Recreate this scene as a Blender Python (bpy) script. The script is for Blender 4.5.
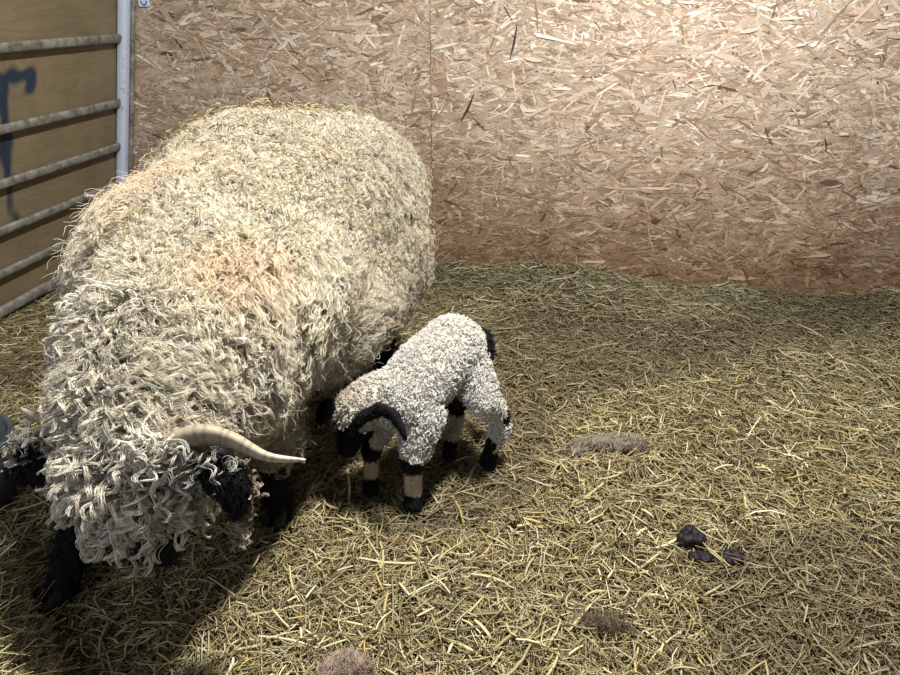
import bpy, bmesh, math
import numpy as np
from mathutils import Vector, Matrix, noise

rng = np.random.default_rng(7)
sc = bpy.context.scene
for o in list(bpy.data.objects):
    bpy.data.objects.remove(o)
COL = sc.collection

# ------------------------------------------------------------------ camera
CAM_H = 1.15
PITCH = math.radians(26.5)
YAW = math.radians(9.0)
FPX = 676.0
cam_data = bpy.data.cameras.new('camera')
cam_data.sensor_fit = 'HORIZONTAL'
cam_data.sensor_width = 36.0
cam_data.lens = 36.0 * FPX / 900.0
cam_data.clip_start = 0.02
cam = bpy.data.objects.new('camera', cam_data)
COL.objects.link(cam)
cam.location = (0, 0, CAM_H)
cam.rotation_euler = (math.pi / 2 - PITCH, 0, YAW)
sc.camera = cam

# ------------------------------------------------------------------ world, lamps, exposure
w = bpy.data.worlds.new('world')
sc.world = w
w.use_nodes = True
w.node_tree.nodes['Background'].inputs[0].default_value = (0.72, 0.84, 1.0, 1)
w.node_tree.nodes['Background'].inputs[1].default_value = 0.095


def area_lamp(name, loc, target, size, power, color):
    d = bpy.data.lights.new(name, 'AREA')
    d.shape = 'RECTANGLE'
    d.size, d.size_y = size
    d.energy = power
    d.color = color
    o = bpy.data.objects.new(name, d)
    COL.objects.link(o)
    o.location = loc
    o.rotation_euler = (Vector(target) - Vector(loc)).to_track_quat('-Z', 'Y').to_euler()
    return o


area_lamp('barn_light', (0.10, 1.30, 2.6), (0.0, 1.3, 0), (0.30, 0.14), 118, (1.0, 0.955, 0.875))
area_lamp('fill_light', (-1.3, -1.2, 1.9), (-0.8, 1.2, 0.2), (0.9, 0.9), 15, (0.90, 0.94, 1.0))  # unseen soft fill, added to lift the hay heap and the ewe's head
_sd = bpy.data.lights.new('wall_spot', 'SPOT')
_sd.energy = 100
_sd.spot_size = math.radians(78)
_sd.spot_blend = 1.0
_sd.shadow_soft_size = 0.12
_sd.color = (0.95, 0.96, 1.0)
_so = bpy.data.objects.new('wall_spot', _sd)
COL.objects.link(_so)
_so.location = (0.62, 2.0, 2.2)
_so.rotation_euler = (Vector((0.62, 3.02, 1.45)) - Vector(_so.location)).to_track_quat('-Z', 'Y').to_euler()

sc.view_settings.view_transform = 'Standard'
sc.view_settings.look = 'None'
sc.view_settings.gamma = 1
sc.view_settings.use_curve_mapping = False
sc.view_settings.exposure = 0.14

# ------------------------------------------------------------------ small camera maths (pixel + a known plane -> a point)
_h = np.array([-math.sin(YAW), math.cos(YAW), 0.0])
_r = np.array([math.cos(YAW), math.sin(YAW), 0.0])
_f = _h * math.cos(PITCH) - np.array([0, 0, math.sin(PITCH)])
_u = _h * math.sin(PITCH) + np.array([0, 0, math.cos(PITCH)])


def ray(px, py):
    return _f + _r * (px - 450) / FPX + _u * (337.5 - py) / FPX


def at(px, py, z=0.0):
    d = ray(px, py)
    return np.array([0, 0, CAM_H]) + d * (z - CAM_H) / d[2]


def on_y(px, py, Y):
    d = ray(px, py)
    return np.array([0, 0, CAM_H]) + d * Y / d[1]


# ------------------------------------------------------------------ helpers
def tag(o, label=None, cat=None, group=None, kind=None):
    if label: o['label'] = label
    if cat: o['category'] = cat
    if group: o['group'] = group
    if kind: o['kind'] = kind
    return o


def empty(name, loc, label, cat, group=None):
    o = bpy.data.objects.new(name, None)
    COL.objects.link(o)
    o.location = tuple(float(v) for v in loc)
    o.empty_display_size = 0.05
    return tag(o, label, cat, group)


def link(name, me, mat, parent=None):
    o = bpy.data.objects.new(name, me)
    COL.objects.link(o)
    if mat is not None and len(me.materials) == 0:
        me.materials.append(mat)
    if parent is not None:
        o.parent = parent
        # geometry is authored in world coordinates: move it into the parent's frame
        p = parent
        off = Vector((0, 0, 0))
        while p is not None:
            off += p.location
            p = p.parent
        co = np.empty(len(me.vertices) * 3, dtype=np.float32)
        me.vertices.foreach_get('co', co)
        co = co.reshape(-1, 3) - np.array(off, dtype=np.float32)
        me.vertices.foreach_set('co', co.ravel())
        me.update()
    return o


def base_at_own_origin(o):
    """Move a top-level mesh's origin to the middle of its base."""
    me = o.data
    co = np.empty(len(me.vertices) * 3, dtype=np.float32)
    me.vertices.foreach_get('co', co)
    co = co.reshape(-1, 3)
    c = (co.min(0) + co.max(0)) / 2
    c[2] = co[:, 2].min()
    me.vertices.foreach_set('co', (co - c).ravel())
    o.location = tuple(float(v) for v in c)
    me.update()
    return o


def mesh_np(name, verts, quads, colors=None, uvs=None, smooth=True):
    """verts (N,3); quads (M,k) all with the same k."""
    me = bpy.data.meshes.new(name)
    verts = np.ascontiguousarray(verts, dtype=np.float32)
    quads = np.ascontiguousarray(quads, dtype=np.int32)
    M, k = quads.shape
    me.vertices.add(len(verts))
    me.vertices.foreach_set('co', verts.ravel())
    me.loops.add(M * k)
    me.loops.foreach_set('vertex_index', quads.ravel())
    me.polygons.add(M)
    me.polygons.foreach_set('loop_start', np.arange(0, M * k, k, dtype=np.int32))
    me.polygons.foreach_set('loop_total', np.full(M, k, dtype=np.int32))
    me.polygons.foreach_set('use_smooth', np.full(M, smooth, dtype=bool))
    if colors is not None:
        c = np.ones((len(verts), 4), dtype=np.float32)
        c[:, :3] = colors
        a = me.color_attributes.new('tint', 'BYTE_COLOR', 'POINT')
        a.data.foreach_set('color', c.ravel())
    if uvs is not None:
        l = me.uv_layers.new(name='grain')
        l.data.foreach_set('uv', np.ascontiguousarray(uvs[quads.ravel()], dtype=np.float32).ravel())
    me.update(calc_edges=True)
    return me


def unit(v):
    return v / np.maximum(np.linalg.norm(v, axis=-1, keepdims=True), 1e-9)


def tubes(paths, radii, colors, sides=3):
    """paths (S,K,3), radii (S,K), colors (S,K,3) or (S,3) -> verts, quads, colours of open tubes."""
    S, K, _ = paths.shape
    paths = paths.astype(np.float32); radii = radii.astype(np.float32); colors = colors.astype(np.float32)
    T = np.empty_like(paths)
    T[:, 1:-1] = paths[:, 2:] - paths[:, :-2]
    T[:, 0] = paths[:, 1] - paths[:, 0]
    T[:, -1] = paths[:, -1] - paths[:, -2]
    T = unit(T)
    ref = np.cross(T[:, :1], np.array([0.31, 0.52, 0.79], dtype=np.float32))
    ref = unit(ref)
    U = unit(ref - T * np.sum(ref * T, -1, keepdims=True))
    V = np.cross(T, U)
    ang = (np.arange(sides) * 2 * np.pi / sides).astype(np.float32)
    P = paths[:, :, None, :] + radii[:, :, None, None] * (
        U[:, :, None, :] * np.cos(ang)[None, None, :, None] + V[:, :, None, :] * np.sin(ang)[None, None, :, None])
    del T, U, V, ref
    verts = P.reshape(-1, 3)
    s = np.arange(S, dtype=np.int32)[:, None, None] * (K * sides)
    k = np.arange(K - 1, dtype=np.int32)[None, :, None] * sides
    j = np.arange(sides, dtype=np.int32)[None, None, :]
    jn = (j + 1) % sides
    q = np.stack([s + k + j, s + k + jn, s + k + sides + jn, s + k + sides + j], -1).reshape(-1, 4)
    if sides == 2:      # a flat blade: one face per segment
        q = q[::2]
    if colors.ndim == 2:
        colors = np.repeat(colors[:, None, :], K, 1)
    c = np.repeat(colors[:, :, None, :], sides, 2).reshape(-1, 3)
    return verts, q, c


class NoiseField:
    """cheap smooth vector / scalar noise from a sum of sines, vectorised."""

    def __init__(self, seed, freq, n=10):
        r = np.random.default_rng(seed)
        self.k = unit(r.normal(size=(n, 3))) * freq * r.uniform(0.5, 1.7, (n, 1))
        self.p = r.uniform(0, 2 * np.pi, (n, 3))
        self.n = n

    def vec(self, P):
        a = P @ self.k.T
        return np.stack([np.sin(a + self.p[:, i]).sum(1) for i in range(3)], 1) / math.sqrt(self.n / 2)

    def sca(self, P):
        return np.sin(P @ self.k.T + self.p[:, 0]).sum(1) / math.sqrt(self.n / 2)


# ------------------------------------------------------------------ materials
def new_mat(name):
    m = bpy.data.materials.new(name)
    m.use_nodes = True
    nt = m.node_tree
    return m, nt, nt.nodes['Principled BSDF']


def tint_mat(name, rough=0.7, spec=0.3, translucent=0.0, noise_scale=None, noise_amt=0.2):
    m, nt, b = new_mat(name)
    at_ = nt.nodes.new('ShaderNodeAttribute')
    at_.attribute_name = 'tint'
    src = at_.outputs['Color']
    if noise_scale:
        n = nt.nodes.new('ShaderNodeTexNoise')
        tc = nt.nodes.new('ShaderNodeTexCoord')
        nt.links.new(tc.outputs['Object'], n.inputs['Vector'])
        n.inputs['Scale'].default_value = noise_scale
        n.inputs['Detail'].default_value = 5
        mr = nt.nodes.new('ShaderNodeMapRange')
        mr.inputs['To Min'].default_value = 1 - noise_amt
        mr.inputs['To Max'].default_value = 1 + noise_amt
        nt.links.new(n.outputs['Fac'], mr.inputs['Value'])
        mx = nt.nodes.new('ShaderNodeVectorMath')
        mx.operation = 'MULTIPLY'
        nt.links.new(src, mx.inputs[0])
        nt.links.new(mr.outputs['Result'], mx.inputs[1])
        src = mx.outputs['Vector']
    nt.links.new(src, b.inputs['Base Color'])
    b.inputs['Roughness'].default_value = rough
    b.inputs['Specular IOR Level'].default_value = spec
    if translucent > 0:
        t = nt.nodes.new('ShaderNodeBsdfTranslucent')
        nt.links.new(src, t.inputs['Color'])
        mix = nt.nodes.new('ShaderNodeMixShader')
        mix.inputs[0].default_value = translucent
        nt.links.new(b.outputs[0], mix.inputs[1])
        nt.links.new(t.outputs[0], mix.inputs[2])
        nt.links.new(mix.outputs[0], nt.nodes['Material Output'].inputs['Surface'])
    return m


def noise_mat(name, c1, c2, scale=8, rough=0.7, metal=0.0, bump=0.0, stretch=(1, 1, 1), spec=0.5, detail=6, lo=0.35, hi=0.65):
    m, nt, b = new_mat(name)
    tc = nt.nodes.new('ShaderNodeTexCoord')
    mp = nt.nodes.new('ShaderNodeMapping')
    mp.inputs['Scale'].default_value = stretch
    n = nt.nodes.new('ShaderNodeTexNoise')
    n.inputs['Scale'].default_value = scale
    n.inputs['Detail'].default_value = detail
    n.inputs['Roughness'].default_value = 0.65
    nt.links.new(tc.outputs['Object'], mp.inputs['Vector'])
    nt.links.new(mp.outputs['Vector'], n.inputs['Vector'])
    r = nt.nodes.new('ShaderNodeValToRGB')
    r.color_ramp.elements[0].position = lo
    r.color_ramp.elements[1].position = hi
    r.color_ramp.elements[0].color = (*c1, 1)
    r.color_ramp.elements[1].color = (*c2, 1)
    nt.links.new(n.outputs['Fac'], r.inputs['Fac'])
    nt.links.new(r.outputs['Color'], b.inputs['Base Color'])
    b.inputs['Roughness'].default_value = rough
    b.inputs['Metallic'].default_value = metal
    b.inputs['Specular IOR Level'].default_value = spec
    if bump:
        bp = nt.nodes.new('ShaderNodeBump')
        bp.inputs['Strength'].default_value = bump
        bp.inputs['Distance'].default_value = 0.004
        nt.links.new(n.outputs['Fac'], bp.inputs['Height'])
        nt.links.new(bp.outputs['Normal'], b.inputs['Normal'])
    return m


MAT = {}
MAT['straw'] = tint_mat('straw_mat', 0.5, 0.45, 0.12)
MAT['wool'] = tint_mat('wool_mat', 0.6, 0.35, 0.22)
MAT['lamb_wool'] = tint_mat('lamb_wool_mat', 0.6, 0.3, 0.2)
MAT['hide'] = tint_mat('hide_mat', 0.85, 0.15, 0, 60, 0.25)
MAT['soil'] = noise_mat('trodden_bedding', (0.035, 0.026, 0.012), (0.13, 0.095, 0.045), 14, 0.95, 0, 0.8)
MAT['galv'] = noise_mat('dull_galvanised', (0.15, 0.14, 0.11), (0.42, 0.42, 0.40), 22, 0.55, 0.35, 0.3)
MAT['post'] = noise_mat('flaking_bluish_white_paint', (0.34, 0.37, 0.44), (0.66, 0.74, 0.95), 45, 0.45, 0.1, 0.5, lo=0.3, hi=0.42)
MAT['bucket'] = noise_mat('grey_rubber', (0.035, 0.045, 0.05), (0.055, 0.07, 0.075), 5, 0.6)
MAT['dung'] = noise_mat('black_dung', (0.006, 0.004, 0.006), (0.022, 0.016, 0.022), 60, 0.6, 0, 0.6, spec=.3)
MAT['black_skin'] = noise_mat('black_skin', (0.004, 0.004, 0.006), (0.012, 0.012, 0.015), 60, 0.95, 0, 0.4, spec=.12)
MAT['hoof'] = noise_mat('black_hoof', (0.008, 0.007, 0.008), (0.03, 0.027, 0.025), 50, 0.5, 0, 0.3)
MAT['eye'] = noise_mat('eye_black', (0.004, 0.003, 0.003), (0.012, 0.008, 0.005), 20, 0.08)
MAT['plate'] = noise_mat('white_plate', (0.62, 0.72, 0.85), (0.72, 0.82, 0.92), 10, 0.35)
MAT['blue_print'] = noise_mat('blue_print', (0.03, 0.10, 0.42), (0.04, 0.14, 0.5), 10, 0.4)
MAT['sliver'] = noise_mat('dark_bark_sliver', (0.015, 0.011, 0.01), (0.05, 0.035, 0.03), 40, 0.8)

# ------------------------------------------------------------------ floor
WALL_Y = 3.02


def bed(x, y):
    """height of the straw bed"""
    x = np.asarray(x, float)
    y = np.asarray(y, float)
    z = 0.010 * np.sin(3.1 * x + 1.0) * np.sin(2.7 * y + .4) + 0.006 * np.sin(8.3 * x - 3.7 * y) + 0.005 * np.sin(5.1 * x + 9.2 * y)
    z = z + 0.055 * np.exp(-((y - 3.0) / .17) ** 2) * (0.55 + 0.5 * np.sin(2.9 * x + 2.2) + 0.2 * np.sin(9 * x))
    z = z + 0.03 * np.exp(-(((x + .05) / .5) ** 2 + ((y - 2.75) / .2) ** 2))
    return z - 0.012


nx, ny = 120, 90
gx, gy = np.meshgrid(np.linspace(-2.75, 2.4, nx), np.linspace(0.0, WALL_Y + 0.01, ny))
V = np.stack([gx.ravel(), gy.ravel(), bed(gx.ravel(), gy.ravel()) - 0.012], 1)
i, j = np.meshgrid(np.arange(nx - 1), np.arange(ny - 1))
a = (j * nx + i).ravel()
Q = np.stack([a, a + 1, a + 1 + nx, a + nx], 1)
o = link('floor', mesh_np('floor', V, Q), MAT['soil'])
o['kind'] = 'structure'

# ------------------------------------------------------------------ back wall: OSB with real strands pressed on its face
SEAM_X = on_y(431, 90, WALL_Y)[0]


def osb_material():
    m, nt, b = new_mat('osb_strands')
    L = nt.links.new
    at_ = nt.nodes.new('ShaderNodeAttribute'); at_.attribute_name = 'tint'
    uv = nt.nodes.new('ShaderNodeUVMap'); uv.uv_map = 'grain'
    mp = nt.nodes.new('ShaderNodeMapping'); mp.inputs['Scale'].default_value = (12, 420, 1)
    n = nt.nodes.new('ShaderNodeTexNoise'); n.inputs['Scale'].default_value = 1; n.inputs['Detail'].default_value = 4
    L(uv.outputs[0], mp.inputs[0]); L(mp.outputs[0], n.inputs['Vector'])
    mr = nt.nodes.new('ShaderNodeMapRange'); mr.inputs['To Min'].default_value = 0.62; mr.inputs['To Max'].default_value = 1.38
    L(n.outputs['Fac'], mr.inputs['Value'])
    v = nt.nodes.new('ShaderNodeVectorMath'); v.operation = 'MULTIPLY'
    L(at_.outputs['Color'], v.inputs[0]); L(mr.outputs['Result'], v.inputs[1])
    # splashed dirt on the lower board, with a ragged upper edge
    tc = nt.nodes.new('ShaderNodeTexCoord')
    n2 = nt.nodes.new('ShaderNodeTexNoise'); n2.inputs['Scale'].default_value = 3.5; n2.inputs['Detail'].default_value = 7; n2.inputs['Roughness'].default_value = 0.7
    L(tc.outputs['Object'], n2.inputs['Vector'])
    sx = nt.nodes.new('ShaderNodeSeparateXYZ'); L(tc.outputs['Object'], sx.inputs[0])
    ad = nt.nodes.new('ShaderNodeMath'); ad.operation = 'MULTIPLY_ADD'; ad.inputs[1].default_value = 0.75
    L(n2.outputs['Fac'], ad.inputs[0])
    ng = nt.nodes.new('ShaderNodeMath'); ng.operation = 'MULTIPLY'; ng.inputs[1].default_value = -1.0
    L(sx.outputs['Z'], ng.inputs[0]); L(ng.outputs[0], ad.inputs[2])
    mr2 = nt.nodes.new('ShaderNodeMapRange'); mr2.inputs['From Min'].default_value = -0.30; mr2.inputs['From Max'].default_value = 0.35; mr2.inputs['To Max'].default_value = 0.9
    L(ad.outputs[0], mr2.inputs['Value'])
    mx = nt.nodes.new('ShaderNodeMix'); mx.data_type = 'RGBA'; mx.blend_type = 'MULTIPLY'
    L(mr2.outputs['Result'], mx.inputs['Factor']); L(v.outputs['Vector'], mx.inputs[6]); mx.inputs[7].default_value = (0.47, 0.36, 0.26, 1)
    L(mx.outputs[2], b.inputs['Base Color'])
    b.inputs['Roughness'].default_value = 0.42
    b.inputs['Specular IOR Level'].default_value = 0.6
    bp = nt.nodes.new('ShaderNodeBump'); bp.inputs['Strength'].default_value = 0.35; bp.inputs['Distance'].default_value = 0.001
    L(n.outputs['Fac'], bp.inputs['Height']); L(bp.outputs['Normal'], b.inputs['Normal'])
    return m


MAT['osb'] = osb_material()


def osb_wall(x0, x1, z0, z1, seed, n):
    r = np.random.default_rng(seed)
    # backing slab as quads, strands as 8-gons: strands are built as 4 quads along a long, ragged-ended shape
    cx = r.uniform(max(x0, -2.25), min(x1, 1.85), n)
    cz = np.where(r.random(n) < .9, r.uniform(z0, min(z1, 1.32), n), r.uniform(1.3, z1, n))
    length = np.clip(r.lognormal(math.log(0.064), 0.55, n), 0.018, 0.19)
    width = np.clip(r.lognormal(math.log(0.0068), 0.66, n), 0.0016, 0.032)
    ang = r.normal(0, 0.42, n)
    wild = r.random(n) < 0.35
    ang[wild] = r.uniform(-1.5, 1.5, wild.sum())
    t = np.array([-0.5, -0.36, 0.0, 0.36, 0.5])
    top = np.array([0.12, 0.42, 0.5, 0.42, 0.08])[None] * (1 + r.uniform(-.35, .35, (n, 5)))
    bot = -np.array([0.08, 0.42, 0.5, 0.42, 0.12])[None] * (1 + r.uniform(-.35, .35, (n, 5)))
    lx = t[None] * length[:, None] * (1 + r.uniform(-.12, .12, (n, 5)))
    ca, sa = np.cos(ang)[:, None], np.sin(ang)[:, None]
    depth = r.uniform(0, 0.0022, n)[:, None]
    tu = r.normal(0, 0.016, n)[:, None]
    tv = r.normal(0, 0.13, n)[:, None]
    P = []
    for e in (bot, top):
        ly = e * width[:, None]
        X = cx[:, None] + lx * ca - ly * sa
        Z = cz[:, None] + lx * sa + ly * ca
        Y = WALL_Y - 0.0008 - depth - lx * tu - ly * tv
        P.append(np.stack([np.clip(X, x0, x1), Y, np.maximum(Z, z0)], -1))
    P = np.stack(P, 2)              # n,5,2,3
    verts = P.reshape(-1, 3)
    s = np.arange(n)[:, None] * 10
    k = np.arange(4)[None] * 2
    q = np.stack([s + k, s + k + 2, s + k + 3, s + k + 1], -1).reshape(-1, 4)
    pal = np.array([[.50, .39, .29], [.42, .31, .22], [.62, .52, .41], [.34, .235, .16], [.72, .64, .54], [.45, .33, .24], [.26, .17, .115], [.55, .46, .40], [.15, .10, .075]])
    pi = r.choice(len(pal), n, p=[.22, .19, .16, .13, .08, .12, .05, .035, .015])
    col = pal[pi] * r.uniform(.72, 1.2, (n, 1))
    cols = np.repeat(col, 10, 0)
    off = r.uniform(0, 50, (n, 2))
    U = np.stack([np.repeat(lx[:, :, None], 2, 2), np.stack([bot * width[:, None], top * width[:, None]], 2)], -1)
    uv = (U + off[:, None, None, :]).reshape(-1, 2)
    # backing slab
    b0 = len(verts)
    bx = np.array([[x0, WALL_Y, z0], [x1, WALL_Y, z0], [x1, WALL_Y, z1], [x0, WALL_Y, z1],
                   [x0, WALL_Y + .018, z0], [x1, WALL_Y + .018, z0], [x1, WALL_Y + .018, z1], [x0, WALL_Y + .018, z1]])
    bq = np.array([[0, 1, 2, 3], [5, 4, 7, 6], [4, 0, 3, 7], [1, 5, 6, 2], [3, 2, 6, 7], [4, 5, 1, 0]]) + b0
    verts = np.vstack([verts, bx])
    q = np.vstack([q, bq])
    cols = np.vstack([cols, np.tile([[.33, .22, .13]], (8, 1))])
    uv = np.vstack([uv, np.zeros((8, 2))])
    return mesh_np('osb', verts, q, cols, uv, smooth=False)


X_L, X_R = -2.6, 2.4
o = link('wall_back', osb_wall(SEAM_X + 0.0010, X_R, -0.03, 2.4, 3, 36000), MAT['osb'])
tag(o, kind='structure')
o = link('wall_back', osb_wall(X_L, SEAM_X - 0.0010, -0.03, 2.4, 4, 24000), MAT['osb'])
tag(o, kind='structure')


def prism_between(p0, p1, w0, w1, thick):
    """thin splinter lying on the wall (x,z plane)"""
    p0, p1 = np.array(p0), np.array(p1)
    d = unit(p1 - p0)
    s = np.array([-d[2], 0, d[0]])
    n = np.array([0, -1, 0])
    m = (p0 + p1) / 2 + s * w0 * .3
    vs = []
    for c, wd in ((p0, w0 * .3), (m, (w0 + w1) / 2), (p1, w1 * .3)):
        vs += [c - s * wd / 2, c + s * wd / 2, c + s * wd / 2 + n * thick, c - s * wd / 2 + n * thick]
    q = []
    for k in (0, 4):
        for jj in range(4):
            q.append([k + jj, k + (jj + 1) % 4, k + 4 + (jj + 1) % 4, k + 4 + jj])
    q += [[3, 2, 1, 0], [8, 9, 10, 11]]
    return np.array(vs), np.array(q)


for (x0, y0, x1, y1, wd, lab, m) in (
        (474, 94, 461, 121, .012, 'short black splinter slanting on the OSB wall, left of centre', 'sliver'),
        (517, 24, 510, 59, .011, 'long brown splinter standing nearly upright near the top of the OSB wall', 'sliver'),
        (825, 138, 826, 152, .008, 'tiny black upright splinter on the right part of the OSB wall', 'sliver')):
    v, q = prism_between(on_y(x0, y0, WALL_Y - .0045), on_y(x1, y1, WALL_Y - .0045), wd, wd * .7, .002)
    o = link('wood_splinter', mesh_np('splinter', v, q, smooth=False), MAT[m])
    base_at_own_origin(o)
    tag(o, lab, 'splinter', 'dark splinters stuck on the OSB wall')

# ------------------------------------------------------------------ gate: leaning metal hurdle boarded with plywood
GX0, GK = -2.168, 0.246          # x = GX0 + GK*z


def gate_pt(px, py, off=0.0):
    d = ray(px, py)
    # C + d*s : x = GX0+off + GK*z
    s = (GX0 + off + GK * CAM_H) / (d[0] - GK * d[2])
    return np.array([0, 0, CAM_H]) + d * s


gate = empty('metal_gate', (GX0, 2.2, 0), 'galvanised metal gate boarded with blue-sprayed plywood in the left corner', 'gate')
gn = unit(np.array([1, 0, -GK]))     # normal of the gate plane, towards the pen
gu = unit(np.array([GK, 0, 1]))      # up in the gate plane
POST_Y = 2.97


def swept(points, wid, hei, sidedir, seg=16, ring_noise=0.0, power=1.0):
    """closed tube with oval section: wid along sidedir, hei perpendicular."""
    P = np.array(points, float)
    K = len(P)
    T = np.empty_like(P)
    T[1:-1] = P[2:] - P[:-2]; T[0] = P[1] - P[0]; T[-1] = P[-1] - P[-2]
    T = unit(T)
    sd = np.array(sidedir, float)
    if sd.ndim == 1: sd = np.repeat(sd[None], K, 0)
    S = unit(sd - T * np.sum(sd * T, 1, keepdims=True))
    N = np.cross(T, S)
    a = np.arange(seg) * 2 * np.pi / seg
    ca = np.sign(np.cos(a)) * np.abs(np.cos(a)) ** power
    sa = np.sign(np.sin(a)) * np.abs(np.sin(a)) ** power
    V = P[:, None] + S[:, None] * (np.array(wid)[:, None] * ca[None])[..., None] + N[:, None] * (np.array(hei)[:, None] * sa[None])[..., None]
    me = bpy.data.meshes.new('swept')
    faces = []
    for k in range(K - 1):
        for jj in range(seg):
            faces.append((k * seg + jj, k * seg + (jj + 1) % seg, (k + 1) * seg + (jj + 1) % seg, (k + 1) * seg + jj))
    faces.append(tuple(range(seg))[::-1])
    faces.append(tuple((K - 1) * seg + jj for jj in range(seg)))
    me.from_pydata([tuple(v) for v in V.reshape(-1, 3)], [], faces)
    me.polygons.foreach_set('use_smooth', [True] * len(faces))
    me.update()
    return me


rail_rows = [((0, 48), .018), ((0, 130), .018), ((0, 185), .018), ((0, 232), .018), ((0, 275), .018), ((0, 318), .024)]
for (px, py), rr in rail_rows:
    p = gate_pt(px, py, 0.0)
    z = p[2]
    if py == 318: z = 0.035
    pts = [np.array([GX0 + GK * z, y, z]) for y in np.linspace(1.3, POST_Y, 12)]
    me = swept(pts, [rr * .55] * 12, [rr] * 12, gn, 14, power=.8)
    link('rail', me, MAT['galv'], gate)
zt = 1.55
pts = [np.array([GX0 + GK * z, POST_Y, z]) + gn * 0.004 for z in np.linspace(0.0, zt, 14)]
link('post', swept(pts, [.022] * 14, [.024] * 14, gn, 16, power=.55), MAT['post'], gate)
pts = [np.array([GX0 + GK * z, 1.3, z]) for z in np.linspace(0.0, zt, 14)]
link('post', swept(pts, [.022] * 14, [.024] * 14, gn, 16, power=.55), MAT['post'], gate)
pts = [np.array([GX0 + GK * z, POST_Y + .034, z]) + gn * .024 for z in np.linspace(0.0, zt, 14)]
link('hinge_tube', swept(pts, [.012] * 14, [.010] * 14, gn, 12), MAT['galv'], gate)


def ply_material():
    m, nt, b = new_mat('dirty_plywood')
    L = nt.links.new
    at_ = nt.nodes.new('ShaderNodeAttribute'); at_.attribute_name = 'tint'
    tc = nt.nodes.new('ShaderNodeTexCoord')
    mp = nt.nodes.new('ShaderNodeMapping'); mp.inputs['Scale'].default_value = (1, 1.1, 7)
    n = nt.nodes.new('ShaderNodeTexNoise'); n.inputs['Scale'].default_value = 2.2; n.inputs['Detail'].default_value = 3; n.inputs['Distortion'].default_value = 1.2
    L(tc.outputs['Object'], mp.inputs[0]); L(mp.outputs[0], n.inputs['Vector'])
    wv = nt.nodes.new('ShaderNodeMath'); wv.operation = 'MULTIPLY'; wv.inputs[1].default_value = 34
    L(n.outputs['Fac'], wv.inputs[0])
    sn = nt.nodes.new('ShaderNodeMath'); sn.operation = 'SINE'; L(wv.outputs[0], sn.inputs[0])
    mr = nt.nodes.new('ShaderNodeMapRange'); mr.inputs['From Min'].default_value = -1; mr.inputs['To Min'].default_value = .90; mr.inputs['To Max'].default_value = 1.04
    L(sn.outputs[0], mr.inputs['Value'])
    n2 = nt.nodes.new('ShaderNodeTexNoise'); n2.inputs['Scale'].default_value = 5; n2.inputs['Detail'].default_value = 6
    L(tc.outputs['Object'], n2.inputs['Vector'])
    mr2 = nt.nodes.new('ShaderNodeMapRange'); mr2.inputs['To Min'].default_value = .65; mr2.inputs['To Max'].default_value = 1.35
    L(n2.outputs['Fac'], mr2.inputs['Value'])
    mu = nt.nodes.new('ShaderNodeMath'); mu.operation = 'MULTIPLY'; L(mr.outputs[0], mu.inputs[0]); L(mr2.outputs[0], mu.inputs[1])
    v = nt.nodes.new('ShaderNodeVectorMath'); v.operation = 'MULTIPLY'
    L(at_.outputs['Color'], v.inputs[0]); L(mu.outputs[0], v.inputs[1])
    L(v.outputs[0], b.inputs['Base Color'])
    b.inputs['Roughness'].default_value = .7
    return m


# plywood grid in the gate plane, 3 cm behind the rails, with the sprayed stroke as paint
ys = np.arange(1.32, POST_Y - .01, .008)
zs = np.arange(0.02, 1.52, .008)
GY, GZ = np.meshgrid(ys, zs)
off = -0.022
PX = GX0 + off + GK * GZ
P3 = np.stack([PX.ravel(), GY.ravel(), GZ.ravel()], 1)
segs_px = [((-6, 80), (20, 76)), ((20, 76), (32, 74)), ((32, 74), (29, 88)), ((5, 80), (3, 110)), ((3, 110), (5, 140)), ((5, 140), (8, 172)), ((8, 172), (16, 176)), ((9, 185), (9, 213)), ((9, 213), (17, 219))]
mask = np.zeros(len(P3))
fld = NoiseField(5, 60)
for (a0, b0), (a1, b1) in segs_px:
    A_ = gate_pt(a0, b0, off); B_ = gate_pt(a1, b1, off)
    AB = B_ - A_
    t = np.clip(((P3 - A_) @ AB) / (AB @ AB), 0, 1)
    dist = np.linalg.norm(P3 - A_ - t[:, None] * AB, axis=1)
    wdt = .036 if b0 < 165 else .020
    mask = np.maximum(mask, np.clip((wdt + .006 * fld.sca(P3) - dist) / .020, 0, 1) * (.95 if b0 < 165 else .8))
tint = np.array([.235, .19, .115])[None] * np.ones((len(P3), 1))
tint = tint * (1 - mask[:, None]) + np.array([.007, .027, .07]) * mask[:, None]
n1, n2_ = len(ys), len(zs)
i, j = np.meshgrid(np.arange(n1 - 1), np.arange(n2_ - 1))
a = (j * n1 + i).ravel()
Qf = np.stack([a, a + 1, a + 1 + n1, a + n1], 1)
Pb = P3 + np.array([-.012, 0, 0])
N0 = len(P3)
Qb = Qf[:, ::-1] + N0
rim = []
idx = lambda jj, ii: jj * n1 + ii
for ii in range(n1 - 1):
    rim.append([idx(0, ii), idx(0, ii) + N0, idx(0, ii + 1) + N0, idx(0, ii + 1)])
    rim.append([idx(n2_ - 1, ii), idx(n2_ - 1, ii + 1), idx(n2_ - 1, ii + 1) + N0, idx(n2_ - 1, ii) + N0])
for jj in range(n2_ - 1):
    rim.append([idx(jj, 0), idx(jj + 1, 0), idx(jj + 1, 0) + N0, idx(jj, 0) + N0])
    rim.append([idx(jj, n1 - 1), idx(jj, n1 - 1) + N0, idx(jj + 1, n1 - 1) + N0, idx(jj + 1, n1 - 1)])
me = mesh_np('ply', np.vstack([P3, Pb]), np.vstack([Qf, Qb, np.array(rim)]), np.vstack([tint, tint]), smooth=False)
link('plywood_panel', me, ply_material(), gate)['label'] = 'tan plywood boarding with a blue sprayed stroke'

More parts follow.
